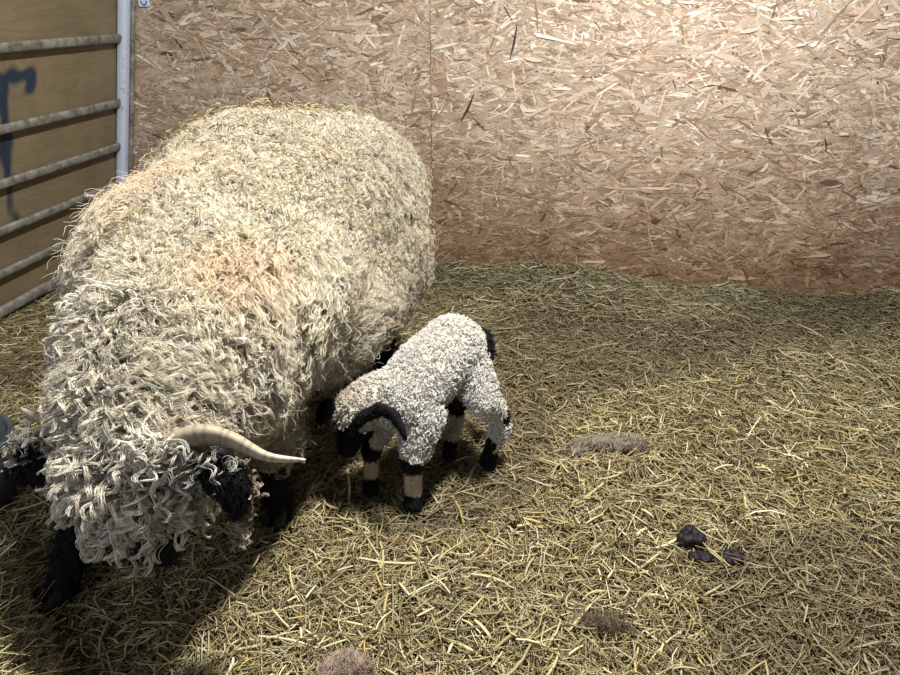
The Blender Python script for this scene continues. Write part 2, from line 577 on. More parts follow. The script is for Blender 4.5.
# small plate on the wall beside the gate post
plate = empty('wall_tag', on_y(143, 5, WALL_Y - .003), 'small pale plastic tag with a blue mark on the wall beside the gate', 'tag')


def box_me(c, size, bevel=0.0, rot=None, seg=2):
    bm = bmesh.new()
    bmesh.ops.create_cube(bm, size=1)
    for v in bm.verts:
        v.co = Vector((v.co.x * size[0], v.co.y * size[1], v.co.z * size[2]))
    if bevel:
        bmesh.ops.bevel(bm, geom=list(bm.edges), offset=bevel, segments=seg, affect='EDGES', profile=.5)
    if rot is not None:
        bmesh.ops.transform(bm, matrix=rot, verts=bm.verts)
    bmesh.ops.translate(bm, vec=Vector([float(v) for v in c]), verts=bm.verts)
    me = bpy.data.meshes.new('box')
    bm.to_mesh(me); bm.free()
    return me


c = on_y(143, -3, WALL_Y - .006)
link('plate', box_me(c, (.052, .004, .075), .003), MAT['plate'], plate)
ring = [c + np.array([.012 * math.cos(t), -.0028, -.018 + .012 * math.sin(t)]) for t in np.linspace(math.pi * .9, math.pi * 2.1, 14)]
link('printed_mark', swept(ring, [.0008] * 14, [.003] * 14, (0, 1, 0), 8), MAT['blue_print'], plate)

# ------------------------------------------------------------------ body building: union of tapered limbs, remeshed to one skin
def body_mesh(name, caps, voxel=0.012, smooth=6, colour=None):
    bm = bmesh.new()
    for c in caps:
        p0, p1, r0, r1 = Vector(c[0]), Vector(c[1]), c[2], c[3]
        L = (p1 - p0).length
        n = max(2, int(L / (min(r0, r1) * 0.28)) + 1)
        for k in range(n):
            t = k / (n - 1)
            r = r0 + (r1 - r0) * t
            bmesh.ops.create_icosphere(bm, subdivisions=3 if r > .03 else 2, radius=r, matrix=Matrix.Translation(p0.lerp(p1, t)))
    me = bpy.data.meshes.new(name + '_tmp')
    bm.to_mesh(me); bm.free()
    ob = bpy.data.objects.new('tmp', me)
    COL.objects.link(ob)
    md = ob.modifiers.new('r', 'REMESH'); md.mode = 'VOXEL'; md.voxel_size = voxel
    ms = ob.modifiers.new('s', 'SMOOTH'); ms.factor = .5; ms.iterations = smooth
    dg = bpy.context.evaluated_depsgraph_get()
    dg.update()
    out = bpy.data.meshes.new_from_object(ob.evaluated_get(dg))
    bpy.data.objects.remove(ob)
    out.name = name
    co = np.empty(len(out.vertices) * 3, dtype=np.float32)
    out.vertices.foreach_get('co', co)
    co = co.reshape(-1, 3).astype(float)
    out.polygons.foreach_set('use_smooth', [True] * len(out.polygons))
    if colour is not None:
        c4 = np.ones((len(co), 4), dtype=np.float32)
        c4[:, :3] = colour(co)
        a_ = out.color_attributes.new('tint', 'BYTE_COLOR', 'POINT')
        a_.data.foreach_set('color', c4.ravel())
    return out


def sample_surface(me, n, r, keep=None):
    me.calc_loop_triangles()
    T = len(me.loop_triangles)
    tri = np.empty(T * 3, dtype=np.int32)
    me.loop_triangles.foreach_get('vertices', tri)
    tri = tri.reshape(-1, 3)
    co = np.empty(len(me.vertices) * 3, dtype=np.float32)
    me.vertices.foreach_get('co', co)
    co = co.reshape(-1, 3).astype(float)
    no = np.empty(len(me.vertices) * 3, dtype=np.float32)
    me.vertices.foreach_get('normal', no)
    no = no.reshape(-1, 3).astype(float)
    A_, B_, C_ = co[tri[:, 0]], co[tri[:, 1]], co[tri[:, 2]]
    ar = np.linalg.norm(np.cross(B_ - A_, C_ - A_), axis=1)
    f = r.choice(T, n, p=ar / ar.sum())
    u = r.random((n, 2))
    flip = u.sum(1) > 1
    u[flip] = 1 - u[flip]
    wts = np.stack([1 - u.sum(1), u[:, 0], u[:, 1]], 1)
    P = (co[tri[f]] * wts[:, :, None]).sum(1)
    N = unit((no[tri[f]] * wts[:, :, None]).sum(1))
    if keep is not None:
        k = keep(P, N)
        P, N = P[k], N[k]
    return P, N


def locks(P, N, r, length, curl_r, turns, thick, fibres, spread, K, comb, colour, lift=0.5, flat=0.6, droop=1.6, rootdark=None):
    """wavy / ringlet locks made of several fibres each. All per-lock arrays or scalars."""
    n = len(P)
    length = np.broadcast_to(length, n).astype(float)
    curl_r = np.broadcast_to(curl_r, n).astype(float)
    turns = np.broadcast_to(turns, n).astype(float)
    thick = np.broadcast_to(thick, n).astype(float)
    g = comb - N * np.sum(comb * N, 1, keepdims=True)
    g = unit(g)
    t = np.linspace(0, 1, K)
    d = unit(N[:, None] * (lift * (1 - t)[None, :, None] ** 1.3 + .06) + g[:, None] * (.25 + droop * t[None, :, None]) * .6)
    step = (length / (K - 1))[:, None, None]
    path = P[:, None] - N[:, None] * .006 + np.concatenate([np.zeros((n, 1, 3)), np.cumsum(d[:, :-1] * step, 1)], 1)
    b1 = np.cross(N, g)
    b1 = unit(b1 + .3 * r.normal(size=(n, 3)))
    b2 = unit(np.cross(b1, g) + .2 * N)
    ph0 = r.uniform(0, 2 * np.pi, n)
    chir = r.choice([-1, 1], n)
    env = np.clip(t * 3.5, 0, 1)[None] * (1 - .25 * t[None])
    ph = ph0[:, None] + chir[:, None] * 2 * np.pi * turns[:, None] * t[None]
    ctr = path[:, :, :]
    out_p, out_r, out_c = [], [], []
    for k in range(fibres):
        o1 = r.normal(0, spread, n); o2 = r.normal(0, spread, n)
        dph = r.normal(0, .22, n)
        sc_ = 1 + r.normal(0, .15, n)
        p_ = ph + dph[:, None]
        amp = (curl_r * sc_)[:, None] * env
        q = ctr + b1[:, None] * (amp * np.cos(p_))[..., None] + b2[:, None] * (flat * amp * np.sin(p_))[..., None]
        fan = (.35 + .65 * np.sin(np.pi * np.clip(t, 0, 1)))[None, :, None]
        q = q + (b1 * o1[:, None] + b2 * o2[:, None])[:, None] * fan
        rad = thick[:, None] * np.array([1 - .6 * x ** 2.5 for x in t])[None] * r.uniform(.7, 1.2, n)[:, None]
        c = colour * r.uniform(.9, 1.1, (n, 1))
        if rootdark is not None:
            cc = c[:, None] * (rootdark + (1 - rootdark) * np.clip(t * 2.2, 0, 1))[None, :, None]
        else:
            cc = np.repeat(c[:, None], K, 1)
        out_p.append(q.astype(np.float32)); out_r.append(rad.astype(np.float32)); out_c.append(cc.astype(np.float32))
    return np.concatenate(out_p), np.concatenate(out_r), np.concatenate(out_c)


def cat_tubes(parts, sides=3):
    vs, qs, cs = [], [], []
    o_ = 0
    for part in parts:
        v, q, cc = tubes(part[0], part[1], part[2], part[3] if len(part) > 3 else sides)
        vs.append(v); qs.append(q + o_); cs.append(cc)
        o_ += len(v)
    return np.vstack(vs), np.vstack(qs), np.vstack(cs)


#EWE_START
# ------------------------------------------------------------------ ewe
ewe = empty('ewe', (-.74, 1.45, 0), 'large woolly ewe with horns and shaggy cream fleece, head lowered to the straw', 'sheep')
E_BODY = [
    ((-.675, 1.95, .578), (-.765, 1.66, .574), .260, .300),
    ((-.765, 1.66, .574), (-.74, 1.34, .54), .303, .255),
    ((-.74, 1.34, .54), (-.725, 1.12, .51), .255, .182),
    ((-.735, 1.12, .51), (-.72, .97, .46), .168, .115),
    ((-.61, 1.89, .48), (-.675, 1.50, .43), .212, .215),
]
E_HEAD = [
    ((-.72, .97, .46), (-.71, .89, .40), .095, .088),
    ((-.71, .89, .40), (-.70, .875, .27), .085, .054),
    ((-.70, .875, .27), (-.70, .885, .215), .052, .044),
]
E_LEGS = [
    # front leg on the right of the photo
    ((-.66, 1.22, .36), (-.625, 1.20, .21), .075, .048), ((-.625, 1.20, .21), (-.62, 1.23, .03), .040, .034), ((-.62, 1.23, .03), (-.62, 1.21, .015), .036, .036),
    # front leg on the left, stepping forward
    ((-.89, 1.14, .38), (-.945, 1.02, .22), .07, .046), ((-.945, 1.02, .22), (-.985, .915, .03), .042, .034), ((-.985, .915, .03), (-.99, .895, .015), .038, .036),
    # hind legs
    ((-.58, 1.93, .42), (-.54, 2.00, .22), .10, .045), ((-.54, 2.00, .22), (-.53, 1.93, .03), .036, .034), ((-.53, 1.93, .03), (-.53, 1.905, .015), .036, .034),
    ((-.82, 1.96, .42), (-.84, 2.06, .22), .10, .045), ((-.84, 2.06, .22), (-.84, 1.99, .03), .036, .034), ((-.84, 1.99, .03), (-.84, 1.965, .015), .036, .034),
]
muzz = np.array([-.67, .735, .15])


def ewe_colour(P):
    c = np.tile(np.array([[.42, .35, .25]]), (len(P), 1))
    black = np.array([.008, .008, .010])
    leg = P[:, 2] < .30
    
    c[leg] = black
    head = (P[:, 1] < .96) & (P[:, 2] < .33) & (P[:, 0] > -.86)
    c[head] = black
    return c


eb = body_mesh('ewe_body', E_BODY + E_HEAD + E_LEGS, .012, 5, ewe_colour)
P, N = sample_surface(eb, 60000, rng)
# body wool: everything on the trunk and neck
cen = np.array([-.74, 1.5, .5])
trunk = (P[:, 2] > .24) & ~((P[:, 1] < 1.0) & (P[:, 2] < .47)) & ~((P[:, 2] < .36) & (N[:, 2] < -.5))
facing = (np.sum(N * (np.array([0, 0, CAM_H]) - P), 1) > -.55)
kb = trunk & facing
Pb_, Nb_ = P[kb], N[kb]
n_lock = 16000
sel = rng.permutation(len(Pb_))[:n_lock]
Pb_, Nb_ = Pb_[sel], Nb_[sel]
fa, fb, fc = NoiseField(1, 14), NoiseField(2, 5), NoiseField(3, 22)
lump = fa.sca(Pb_)
side = np.stack([Pb_[:, 0] - (-.74), np.zeros(len(Pb_)), np.zeros(len(Pb_))], 1)
comb = np.array([0, -.25, -.85])[None] + .75 * unit(side + 1e-6) * np.array([1, 0, 0]) + .45 * fa.vec(Pb_) + .45 * fc.vec(Pb_) + .24 * rng.normal(size=Pb_.shape)
grow = np.clip((Pb_[:, 1] - .9) / 1.1, 0, 1)
length = (.088 - .028 * grow) * (1 + .30 * lump) * rng.uniform(.7, 1.25, len(Pb_))
# fold in the fleece behind the shoulder
fold = np.array([(-.66, 1.32, .80), (-.55, 1.25, .70), (-.50, 1.16, .56), (-.48, 1.10, .42)])
dmin = np.full(len(Pb_), 9.)
for a0_, a1_ in zip(fold[:-1], fold[1:]):
    ab_ = a1_ - a0_
    t_ = np.clip(((Pb_ - a0_) @ ab_) / (ab_ @ ab_), 0, 1)
    dmin = np.minimum(dmin, np.linalg.norm(Pb_ - a0_ - t_[:, None] * ab_, axis=1))
length = length * (1 - .5 * np.exp(-(dmin / .028) ** 2) + .30 * np.exp(-((dmin - .07) / .03) ** 2) * (Pb_[:, 1] < 1.35))
length = np.clip(length * .82, .018, .115)
front = Pb_[:, 1] < 1.25
curl = np.where(front, .0080, .0060) * rng.uniform(.6, 1.4, len(Pb_))
turns = np.where(front, 2.3, 3.0) * rng.uniform(.6, 1.4, len(Pb_))
base = np.array([.93, .85, .69])
col = base[None] * (1 + .08 * fb.sca(Pb_)[:, None]) * rng.uniform(.82, 1.12, (len(Pb_), 1))
grey = rng.random(len(Pb_)) < .3
col[grey] = np.array([.86, .81, .71]) * rng.uniform(.8, 1.1, (grey.sum(), 1))
spine = np.zeros(len(Pb_))
for c0_, r0_ in (((-.83, 1.37, .83), .15), ((-.69, 1.16, .80), .13), ((-.62, 1.16, .70), .12), ((-.86, 1.55, .84), .13)):
    spine = np.maximum(spine, np.exp(-(np.linalg.norm(Pb_ - np.array(c0_), axis=1) / r0_) ** 2))
spine = spine * np.clip(.6 + .6 * fa.sca(Pb_), 0, 1)
col = col * (1 - .6 * spine[:, None]) + np.array([.86, .64, .42]) * (.6 * spine[:, None])
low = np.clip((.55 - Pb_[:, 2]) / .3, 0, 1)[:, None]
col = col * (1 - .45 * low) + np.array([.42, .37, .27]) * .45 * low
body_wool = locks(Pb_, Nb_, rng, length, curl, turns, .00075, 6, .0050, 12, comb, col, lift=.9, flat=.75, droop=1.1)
# stray fly-away fibres
sel = rng.permutation(len(Pb_))[:2600]
stray = locks(Pb_[sel], Nb_[sel], rng, length[sel] * 1.15, .010, 2.2, .0008, 1, .004, 14, comb[sel] + .6 * rng.normal(size=(2600, 3)), col[sel] * 1.05, lift=1.5, flat=.9, droop=.8)
sel = rng.permutation(kb.sum())[:9000]
Pu, Nu = P[kb][sel], N[kb][sel]
under = locks(Pu, Nu, rng, rng.uniform(.022, .04, len(Pu)), .004, 1.3, .0011, 3, .005, 7, rng.normal(size=Pu.shape) + np.array([0, 0, -.5]), np.array([[.84, .76, .60]]) * rng.uniform(.85, 1.1, (len(Pu), 1)), lift=1.2)
v, q, c = cat_tubes([body_wool, stray, under])
link('body_skin', eb, MAT['hide'], ewe)
link('fleece', mesh_np('fleece', v, q, c), MAT['wool'], ewe)

# head wool: thick ringlets over poll, forehead and cheeks
off_e = np.array(ewe.location)
hk = (P[:, 1] < 1.06) & (P[:, 2] > .33) & (P[:, 0] > -.92) & (P[:, 0] < -.5) & facing
Ph, Nh = P[hk], N[hk]
sel = rng.permutation(len(Ph))[:1300]
Ph, Nh = Ph[sel], Nh[sel]
nh = len(Ph)
combh = np.array([0, -.35, -1.0])[None] + np.stack([(Ph[:, 0] + .70) * 4.5, np.zeros(nh), np.zeros(nh)], 1) + .35 * NoiseField(8, 18).vec(Ph)
colh = np.array([.92, .86, .74])[None] * rng.uniform(.75, 1.15, (nh, 1))
lh = rng.uniform(.05, .11, nh)
head_wool = locks(Ph, Nh, rng, lh, rng.uniform(.008, .014, nh), rng.uniform(1.4, 3.0, nh), .00095, 10, .0024, 22, combh, colh, lift=1.0, flat=.95, droop=1.4)
v, q, c = cat_tubes([head_wool])
link('topknot', mesh_np('topknot', v, q, c), MAT['wool'], ewe)['label'] = 'grey white ringlets over the face'


# horns
def horn(name, pts, w0, h0, side, parent, label=None):
    P0 = [np.array(p, float) for p in pts]
    # resample by Catmull-Rom
    out = []
    n = len(P0)
    for s in range(n - 1):
        a0 = P0[max(s - 1, 0)]; a1 = P0[s]; a2 = P0[s + 1]; a3 = P0[min(s + 2, n - 1)]
        for t in np.linspace(0, 1, 16, endpoint=False):
            out.append(.5 * ((2 * a1) + (-a0 + a2) * t + (2 * a0 - 5 * a1 + 4 * a2 - a3) * t * t + (-a0 + 3 * a1 - 3 * a2 + a3) * t ** 3))
    out.append(P0[-1])
    K = len(out)
    t = np.linspace(0, 1, K)
    rg = 1 + .07 * np.abs(np.sin(t * 60)) * (1 - t)
    wd = w0 * (1 - t) ** .85 * rg + .0015
    hd = h0 * (1 - t) ** .8 * rg + .0015
    me = swept(out, wd, hd, side, 18)
    cc = np.ones((len(me.vertices), 4), dtype=np.float32)
    tt = np.repeat(t, 18)
    r_ = np.random.default_rng(3)
    cc[:, :3] = np.array([.33, .275, .205]) * (1 - tt[:, None] ** 2) + np.array([.66, .58, .45]) * (tt[:, None] ** 2)
    cc[:, :3] *= (1 - .35 * (np.repeat(np.abs(np.sin(t * 60)) < .35, 18))[:, None])
    a_ = me.color_attributes.new('tint', 'BYTE_COLOR', 'POINT')
    a_.data.foreach_set('color', cc.ravel())
    o = link(name, me, MAT['horn'], parent)
    if label: o['label'] = label
    return o


MAT['horn'] = tint_mat('horn_mat', .5, .4, 0, 140, .25)
hp = [at(165, 452, .47), at(200, 436, .50), at(232, 440, .49), at(268, 457, .46), at(306, 460, .45)]
horn('horn', hp, .043, .019, (.1, -.6, .8), ewe, 'pale ridged horn pointing right')
hp = [at(95, 430, .47), at(70, 422, .47), at(45, 420, .46), at(30, 414, .455), at(21, 408, .455)]
horn('horn', hp, .022, .014, (0, -.6, .8), ewe, 'horn on the left with only its tip clear of the wool')


# ears
def ear_mesh(root, tip, width, thick, face, bend):
    root, tip = np.array(root, float), np.array(tip, float)
    t = np.linspace(0, 1, 14)
    ax = tip - root
    face = unit(np.array(face, float))
    pts = [root + ax * s + np.array(bend) * math.sin(math.pi * s) for s in t]
    wd = width * np.sin(np.pi * np.clip(t * .86 + .14, 0, 1)) ** .8 + .003
    hd = np.full(14, thick)
    sd = np.cross(unit(ax), face)
    return swept(pts, wd, hd, sd, 14)


ear_r = (at(200, 466, .45), at(236, 516, .36))
ewe_earR = ear_mesh(*ear_r, .027, .008, (.2, -.8, .5), (.022, 0, .02))
link('ear', ewe_earR.copy(), MAT['black_skin'], ewe)
ear_l = (at(80, 458, .43), at(10, 474, .40))
ewe_earL = ear_mesh(*ear_l, .042, .009, (0, -.9, .3), (0, 0, .01))
link('ear', ewe_earL.copy(), MAT['black_skin'], ewe)


def tuft(centre_pts, n, r, col, L, curl, thick, comb, jitter, fib=8, K=16, turns=(1.2, 2.4), seedN=(0, -.5, .8)):
    cp = np.array(centre_pts)
    idx_ = r.uniform(0, len(cp) - 1.001, n)
    i0 = idx_.astype(int)
    f_ = (idx_ - i0)[:, None]
    P_ = cp[i0] * (1 - f_) + cp[i0 + 1] * f_ + r.normal(0, jitter, (n, 3))
    N_ = unit(np.array(seedN)[None] + .5 * r.normal(size=(n, 3)))
    cb = np.array(comb)[None] + .35 * r.normal(size=(n, 3))
    cl = np.array(col)[None] * r.uniform(.75, 1.15, (n, 1))
    return locks(P_, N_, r, r.uniform(*L, n), r.uniform(*curl, n), r.uniform(*turns, n), thick, fib, .003, K, cb, cl, lift=.8, flat=.95, droop=1.5)


tr = [tuft([at(146, 456, .50), at(158, 448, .51), at(168, 442, .51)], 22, rng, (.86, .82, .73), (.04, .08), (.008, .013), .001, (-.1, -.4, -1), .012)]
tr.append(tuft([at(188, 462, .47), at(215, 458, .45), at(235, 470, .43)], 34, rng, (.55, .53, .48), (.03, .07), (.006, .010), .0011, (.3, -.3, -1), .008))
tr.append(tuft([at(236, 470, .43), at(243, 500, .36), at(246, 540, .30)], 90, rng, (.50, .42, .32), (.02, .045), (.004, .008), .0011, (.1, -.1, -1), .006))
tr.append(tuft([at(205, 470, .42), at(186, 490, .38)], 14, rng, (.50, .47, .42), (.03, .06), (.006, .010), .0011, (-.2, -.3, -1), .010))
v, q, c = cat_tubes(tr)
link('ear_wool', mesh_np('ear_wool', v, q, c), MAT['wool'], ewe)
tr = [tuft([at(78, 432, .47), at(45, 440, .45), at(18, 452, .43)], 150, rng, (.46, .44, .38), (.025, .05), (.003, .006), .0009, (-.4, -.2, -.6), .012)]
v, q, c = cat_tubes(tr)
link('ear_wool', mesh_np('ear_wool', v, q, c), MAT['wool'], ewe)


def eye(c, r_, parent):
    bm = bmesh.new()
    bmesh.ops.create_uvsphere(bm, u_segments=16, v_segments=12, radius=r_, matrix=Matrix.Translation(Vector([float(x) for x in c])))
    for f in bm.faces: f.smooth = True
    me = bpy.data.meshes.new('eye'); bm.to_mesh(me); bm.free()
    link('eye', me, MAT['eye'], parent)


eye((-.632, .865, .31), .014, ewe)
eye((-.778, .865, .31), .014, ewe)


def hoof(x, y, z, dirv, s, parent):
    d = unit(np.array([dirv[0], dirv[1], 0.0]))
    sd = np.array([-d[1], d[0], 0])
    for sgn in (-1, 1):
        pts = [np.array([x, y, z]) + sd * sgn * s * .42 + d * (t - .35) * s * 1.5 + np.array([0, 0, s * (.75 - .35 * t)]) for t in np.linspace(0, 1, 6)]
        wd = [s * .40 * f for f in (.75, 1, 1, .95, .75, .3)]
        hd = [s * .75 * f for f in (.9, 1, .9, .75, .55, .25)]
        link('hoof', swept(pts, wd, hd, sd, 12, power=.8), MAT['hoof'], parent)


hoof(-.62, 1.205, 0, (-.1, -1), .036, ewe)
hoof(-.99, .885, 0, (-.1, -1), .036, ewe)
hoof(-.53, 1.90, 0, (-.1, -1), .036, ewe)
hoof(-.84, 1.96, 0, (-.1, -1), .036, ewe)
# black short hair on the lower legs and muzzle
lk = (P[:, 2] < .27) & (P[:, 2] > .02) & ((P[:, 1] > .84) | (P[:, 0] < -.85))
Pl, Nl = P[lk], N[lk]
sel = rng.permutation(len(Pl))[:2600]
Pl, Nl = Pl[sel], Nl[sel]
lw = locks(Pl, Nl, rng, rng.uniform(.015, .03, len(Pl)), .002, 1.0, .0008, 3, .003, 7, np.tile([[0, 0, -1.]], (len(Pl), 1)), np.tile([[.012, .012, .014]], (len(Pl), 1)), lift=.9)
v, q, c = cat_tubes([lw])
link('leg_hair', mesh_np('leg_hair', v, q, c), MAT['wool'], ewe)

# hay scraps caught on the ewe's back
kk = (P[:, 2] > .45) & facing & (P[:, 1] > 1.0)
Ps, Ns = P[kk], N[kk]
pw = np.clip((Ps[:, 1] - .9) / 1.0, .05, 1) ** 1.0
sel = rng.choice(len(Ps), 950, replace=False, p=pw / pw.sum())
Ps, Ns = Ps[sel], Ns[sel]
ns = len(Ps)
tdir = unit(np.cross(Ns, rng.normal(size=(ns, 3))))
ln = rng.uniform(.012, .045, ns)
t = np.linspace(-.5, .5, 5)
path = (Ps + Ns * rng.uniform(.036, .058, (ns, 1)))[:, None] + tdir[:, None] * (t[None, :, None] * ln[:, None, None]) - Ns[:, None] * (t[None, :, None] ** 2 * 4 * rng.uniform(-.004, .012, (ns, 1, 1))) + unit(np.cross(Ns, tdir))[:, None] * (t[None, :, None] ** 2 * rng.uniform(-.05, .05, (ns, 1, 1)))
cs = np.array([[.50, .40, .20], [.30, .21, .11], [.60, .52, .30], [.16, .11, .06]])[rng.integers(0, 4, ns)]
v, q, c = tubes(path, np.full((ns, 5), .0012), cs)
o = link('hay_scraps', mesh_np('hay_scraps', v, q, c), MAT['straw'])
tag(o, "bits of hay and straw caught in the fleece of the ewe's back", 'hay', kind='stuff')
#EWE_END

#LAMB_START
# ------------------------------------------------------------------ lamb
lamb = empty('lamb', (-.27, 1.42, 0), 'small white curly lamb with black face, ears, knees and feet beside the ewe', 'lamb')
HN, HFR = at(488, 467), at(449, 458)
FN, FF = at(413, 509), at(371, 494)


def V3(p): return tuple(float(x) for x in p)


rump = np.array([-.236, 1.530, .345])
shou = np.array([-.335, 1.385, .275])
hd = unit(np.array([shou[0] - rump[0], shou[1] - rump[1], 0]))
sdv = np.array([-hd[1], hd[0], 0])     # image: sd points ...
poll = at(357, 409, .262)
nose = at(348, 447, .165)
L_CAPS = [
    (V3(rump), V3((rump + shou) / 2 + [0, 0, .005]), .080, .082),
    (V3((rump + shou) / 2 + [0, 0, .005]), V3(shou), .082, .077),
    (V3(shou), V3(shou * .45 + poll * .55 + [0, 0, .02]), .075, .052),
    (V3(shou * .45 + poll * .55 + [0, 0, .02]), V3(poll), .052, .048),
    (V3(poll), V3(poll * .4 + nose * .6), .049, .034), (V3(poll * .4 + nose * .6), V3(nose), .034, .026),
]


def leg(top, knee, ankle, foot, r):
    return [(V3(top), V3(knee), r[0], r[1]), (V3(knee), V3(ankle), r[2], r[3]), (V3(ankle), V3(foot), r[3], r[3] * 1.1)]


def up(p, z, dx=0, dy=0): return np.array([p[0] + dx, p[1] + dy, z])


kFN = up(FN, .135, .0, .012); kFF = up(FF, .130, .005, .01)
kHN = up(HN, .155, .028, .02); kHF = up(HFR, .155, .02, .03)
L_CAPS += leg(up(shou, .24, .05, -.02), kFN, up(FN, .035, 0, .01), up(FN, .018), (.050, .030, .025, .022))
L_CAPS += leg(up(shou, .24, -.05, .02), kFF, up(FF, .035, 0, .01), up(FF, .018), (.042, .025, .021, .018))
L_CAPS += [(V3(up(rump, .30, .04, -.01)), V3(up(HN, .235, -.015, -.03)), .056, .038), (V3(up(HN, .235, -.015, -.03)), V3(kHN), .036, .022)] + leg(kHN, up(kHN, .12, 0, 0), up(HN, .035, .002, .008), up(HN, .018), (.025, .025, .023, .021))
L_CAPS += [(V3(up(rump, .30, -.04, .01)), V3(up(HFR, .235, -.01, -.02)), .058, .040), (V3(up(HFR, .235, -.01, -.02)), V3(kHF), .038, .022)] + leg(kHF, kHF, up(HFR, .035, .002, .008), up(HFR, .018), (.022, .022, .020, .018))

spots = [  # centre, radius: black patches
    (kFN, .032), (kFF, .030), (up(FN, .015), .036), (up(FF, .015), .040), (up(HN, .012), .048), (up(HFR, .012), .050),
    (kHN + [.016, -.002, .005], .026), (up(HN, .075, 0.002, 0), .022), (up(HFR, .195, .0, -.02), .062), (kHF, .030),
]
fdir = unit(nose - poll)


def lamb_black(P_):
    m = np.zeros(len(P_), bool)
    for c_, r_ in spots:
        m |= np.linalg.norm(P_ - np.array(c_), axis=1) < r_
    tt = (P_ - poll) @ fdir
    near = np.linalg.norm(P_ - poll - np.clip(tt, 0, .11)[:, None] * fdir, axis=1) < .055
    m |= near & (tt > .035)
    return m


def lamb_colour(P_):
    c_ = np.tile(np.array([[.62, .56, .47]]), (len(P_), 1))
    c_[P_[:, 2] < .13] = (.60, .50, .40)
    c_[lamb_black(P_)] = (.007, .007, .010)
    return c_


lb = body_mesh('lamb_body', L_CAPS, .006, 3, lamb_colour)
LP, LN = sample_surface(lb, 30000, rng)
blk = lamb_black(LP)
zc = LP[:, 2]
wool = ~blk & (zc > np.where(LP[:, 1] > 1.42, .07, .15))
Wp, Wn = LP[wool], LN[wool]
sel = rng.permutation(len(Wp))[:9500]
Wp, Wn = Wp[sel], Wn[sel]
nw = len(Wp)
cf = NoiseField(11, 60)
cb = .8 * cf.vec(Wp) + np.array([0, 0, -.5]) + .55 * rng.normal(size=Wp.shape)
tuftl = np.where(Wp[:, 2] > .2, 1, .8)
cw = np.array([.94, .925, .88])[None] * rng.uniform(.85, 1.12, (nw, 1))
hdist = np.linalg.norm(Wp - (poll + [0, 0, .03]), axis=1)
hb = np.clip(1 - hdist / .085, 0, 1)[:, None] * .8
cw = cw * (1 - hb) + np.array([.78, .66, .54]) * hb
lwool = locks(Wp, Wn, rng, .020 * tuftl * rng.uniform(.7, 1.3, nw), .0032, rng.uniform(1.2, 2.2, nw), .00075, 4, .0010, 11, cb, cw, lift=1.1, flat=1.0, droop=1.0)
lo = ~blk & (zc <= .16) & (zc > .02)
Op, On = LP[lo], LN[lo]
sel = rng.permutation(len(Op))[:2200]
Op, On = Op[sel], On[sel]
lhair = locks(Op, On, rng, .012, .001, .5, .0006, 3, .0015, 5, np.tile([[0., 0, -1]], (len(Op), 1)), np.tile([[.66, .60, .52]], (len(Op), 1)) * rng.uniform(.85, 1.1, (len(Op), 1)), lift=.5)
v, q, c = cat_tubes([lwool, lhair])
link('body_skin', lb, MAT['hide'], lamb)
link('fleece', mesh_np('lamb_fleece', v, q, c), MAT['lamb_wool'], lamb)
Bp, Bn = LP[blk], LN[blk]
sel = rng.permutation(len(Bp))[:3200]
Bp, Bn = Bp[sel], Bn[sel]
bh = locks(Bp, Bn, rng, .013, .0012, .7, .0007, 3, .0015, 5, np.tile([[0., 0, -1]], (len(Bp), 1)), np.tile([[.009, .009, .013]], (len(Bp), 1)), lift=.8)
v, q, c = cat_tubes([bh])
link('black_hair', mesh_np('lamb_black_hair', v, q, c), MAT['wool'], lamb)['label'] = 'short black hair on face, knees and feet'
ep = [at(350, 432, .235), at(362, 418, .262), at(380, 409, .275), at(393, 415, .268), at(401, 427, .252), at(406, 440, .235)]
ep = [p_ + unit(np.array([0, 0, CAM_H]) - p_) * o_ for p_, o_ in zip(ep, (.03, .040, .052, .058, .055, .050))]
earR = swept(ep, [.012, .018, .021, .020, .015, .004], [.009, .012, .012, .011, .009, .003], (0, -.3, 1), 14)
link('ear', earR.copy(), MAT['black_skin'], lamb)
e0, e1 = at(334, 404, .285), at(318, 424, .235)
earL = ear_mesh(e0, e1, .018, .006, (.1, -.8, .6), (0, 0, .012))
link('ear', earL.copy(), MAT['black_skin'], lamb)


def hairy(me_, n, L, parent, name='ear_hair', colour=(.009, .009, .013), thick=.0007):
    P_, N_ = sample_surface(me_, n, rng)
    a0 = locks(P_, N_, rng, rng.uniform(L * .6, L, n), .0015, .8, thick, 3, .002, 6, np.tile([[0.05, -.1, -1.]], (n, 1)) + .3 * rng.normal(size=(n, 3)), np.tile([colour], (n, 1)), lift=.7)
    v_, q_, c_ = cat_tubes([a0])
    return link(name, mesh_np(name, v_, q_, c_), MAT['wool'], parent)


hairy(earR, 700, .012, lamb)
hairy(earL, 500, .012, lamb)
hairy(ewe_earR, 900, .022, ewe)
hairy(ewe_earL, 1200, .022, ewe)
eye(at(359, 427, .235), .007, lamb)
eye(at(336, 424, .235), .007, lamb)
# tail
tl = [at(477, 328, .35), at(486, 334, .345), at(490, 345, .32), at(489, 357, .29), at(486, 365, .27)]
link('tail', swept(tl, [.010, .013, .014, .012, .005], [.010, .012, .013, .011, .005], (1, .3, 0), 12), MAT['black_skin'], lamb)['label'] = 'short black tail'
tt_ = tuft([tl[1], tl[2], tl[3]], 90, rng, (.02, .018, .02), (.012, .025), (.002, .003), .0008, (.3, .2, -1), .008, fib=3, K=8)
tw = tuft([tl[2] + [.012, .01, 0], tl[3] + [.012, .01, 0]], 30, rng, (.42, .36, .27), (.012, .022), (.002, .003), .0008, (.3, .2, -1), .006, fib=3, K=8)
v, q, c = cat_tubes([tt_, tw])
link('tail_hair', mesh_np('tail_hair', v, q, c), MAT['wool'], lamb)
for f_ in (HN, HFR, FN, FF):
    hoof(f_[0], f_[1], 0.0, hd, .019, lamb)
#LAMB_END

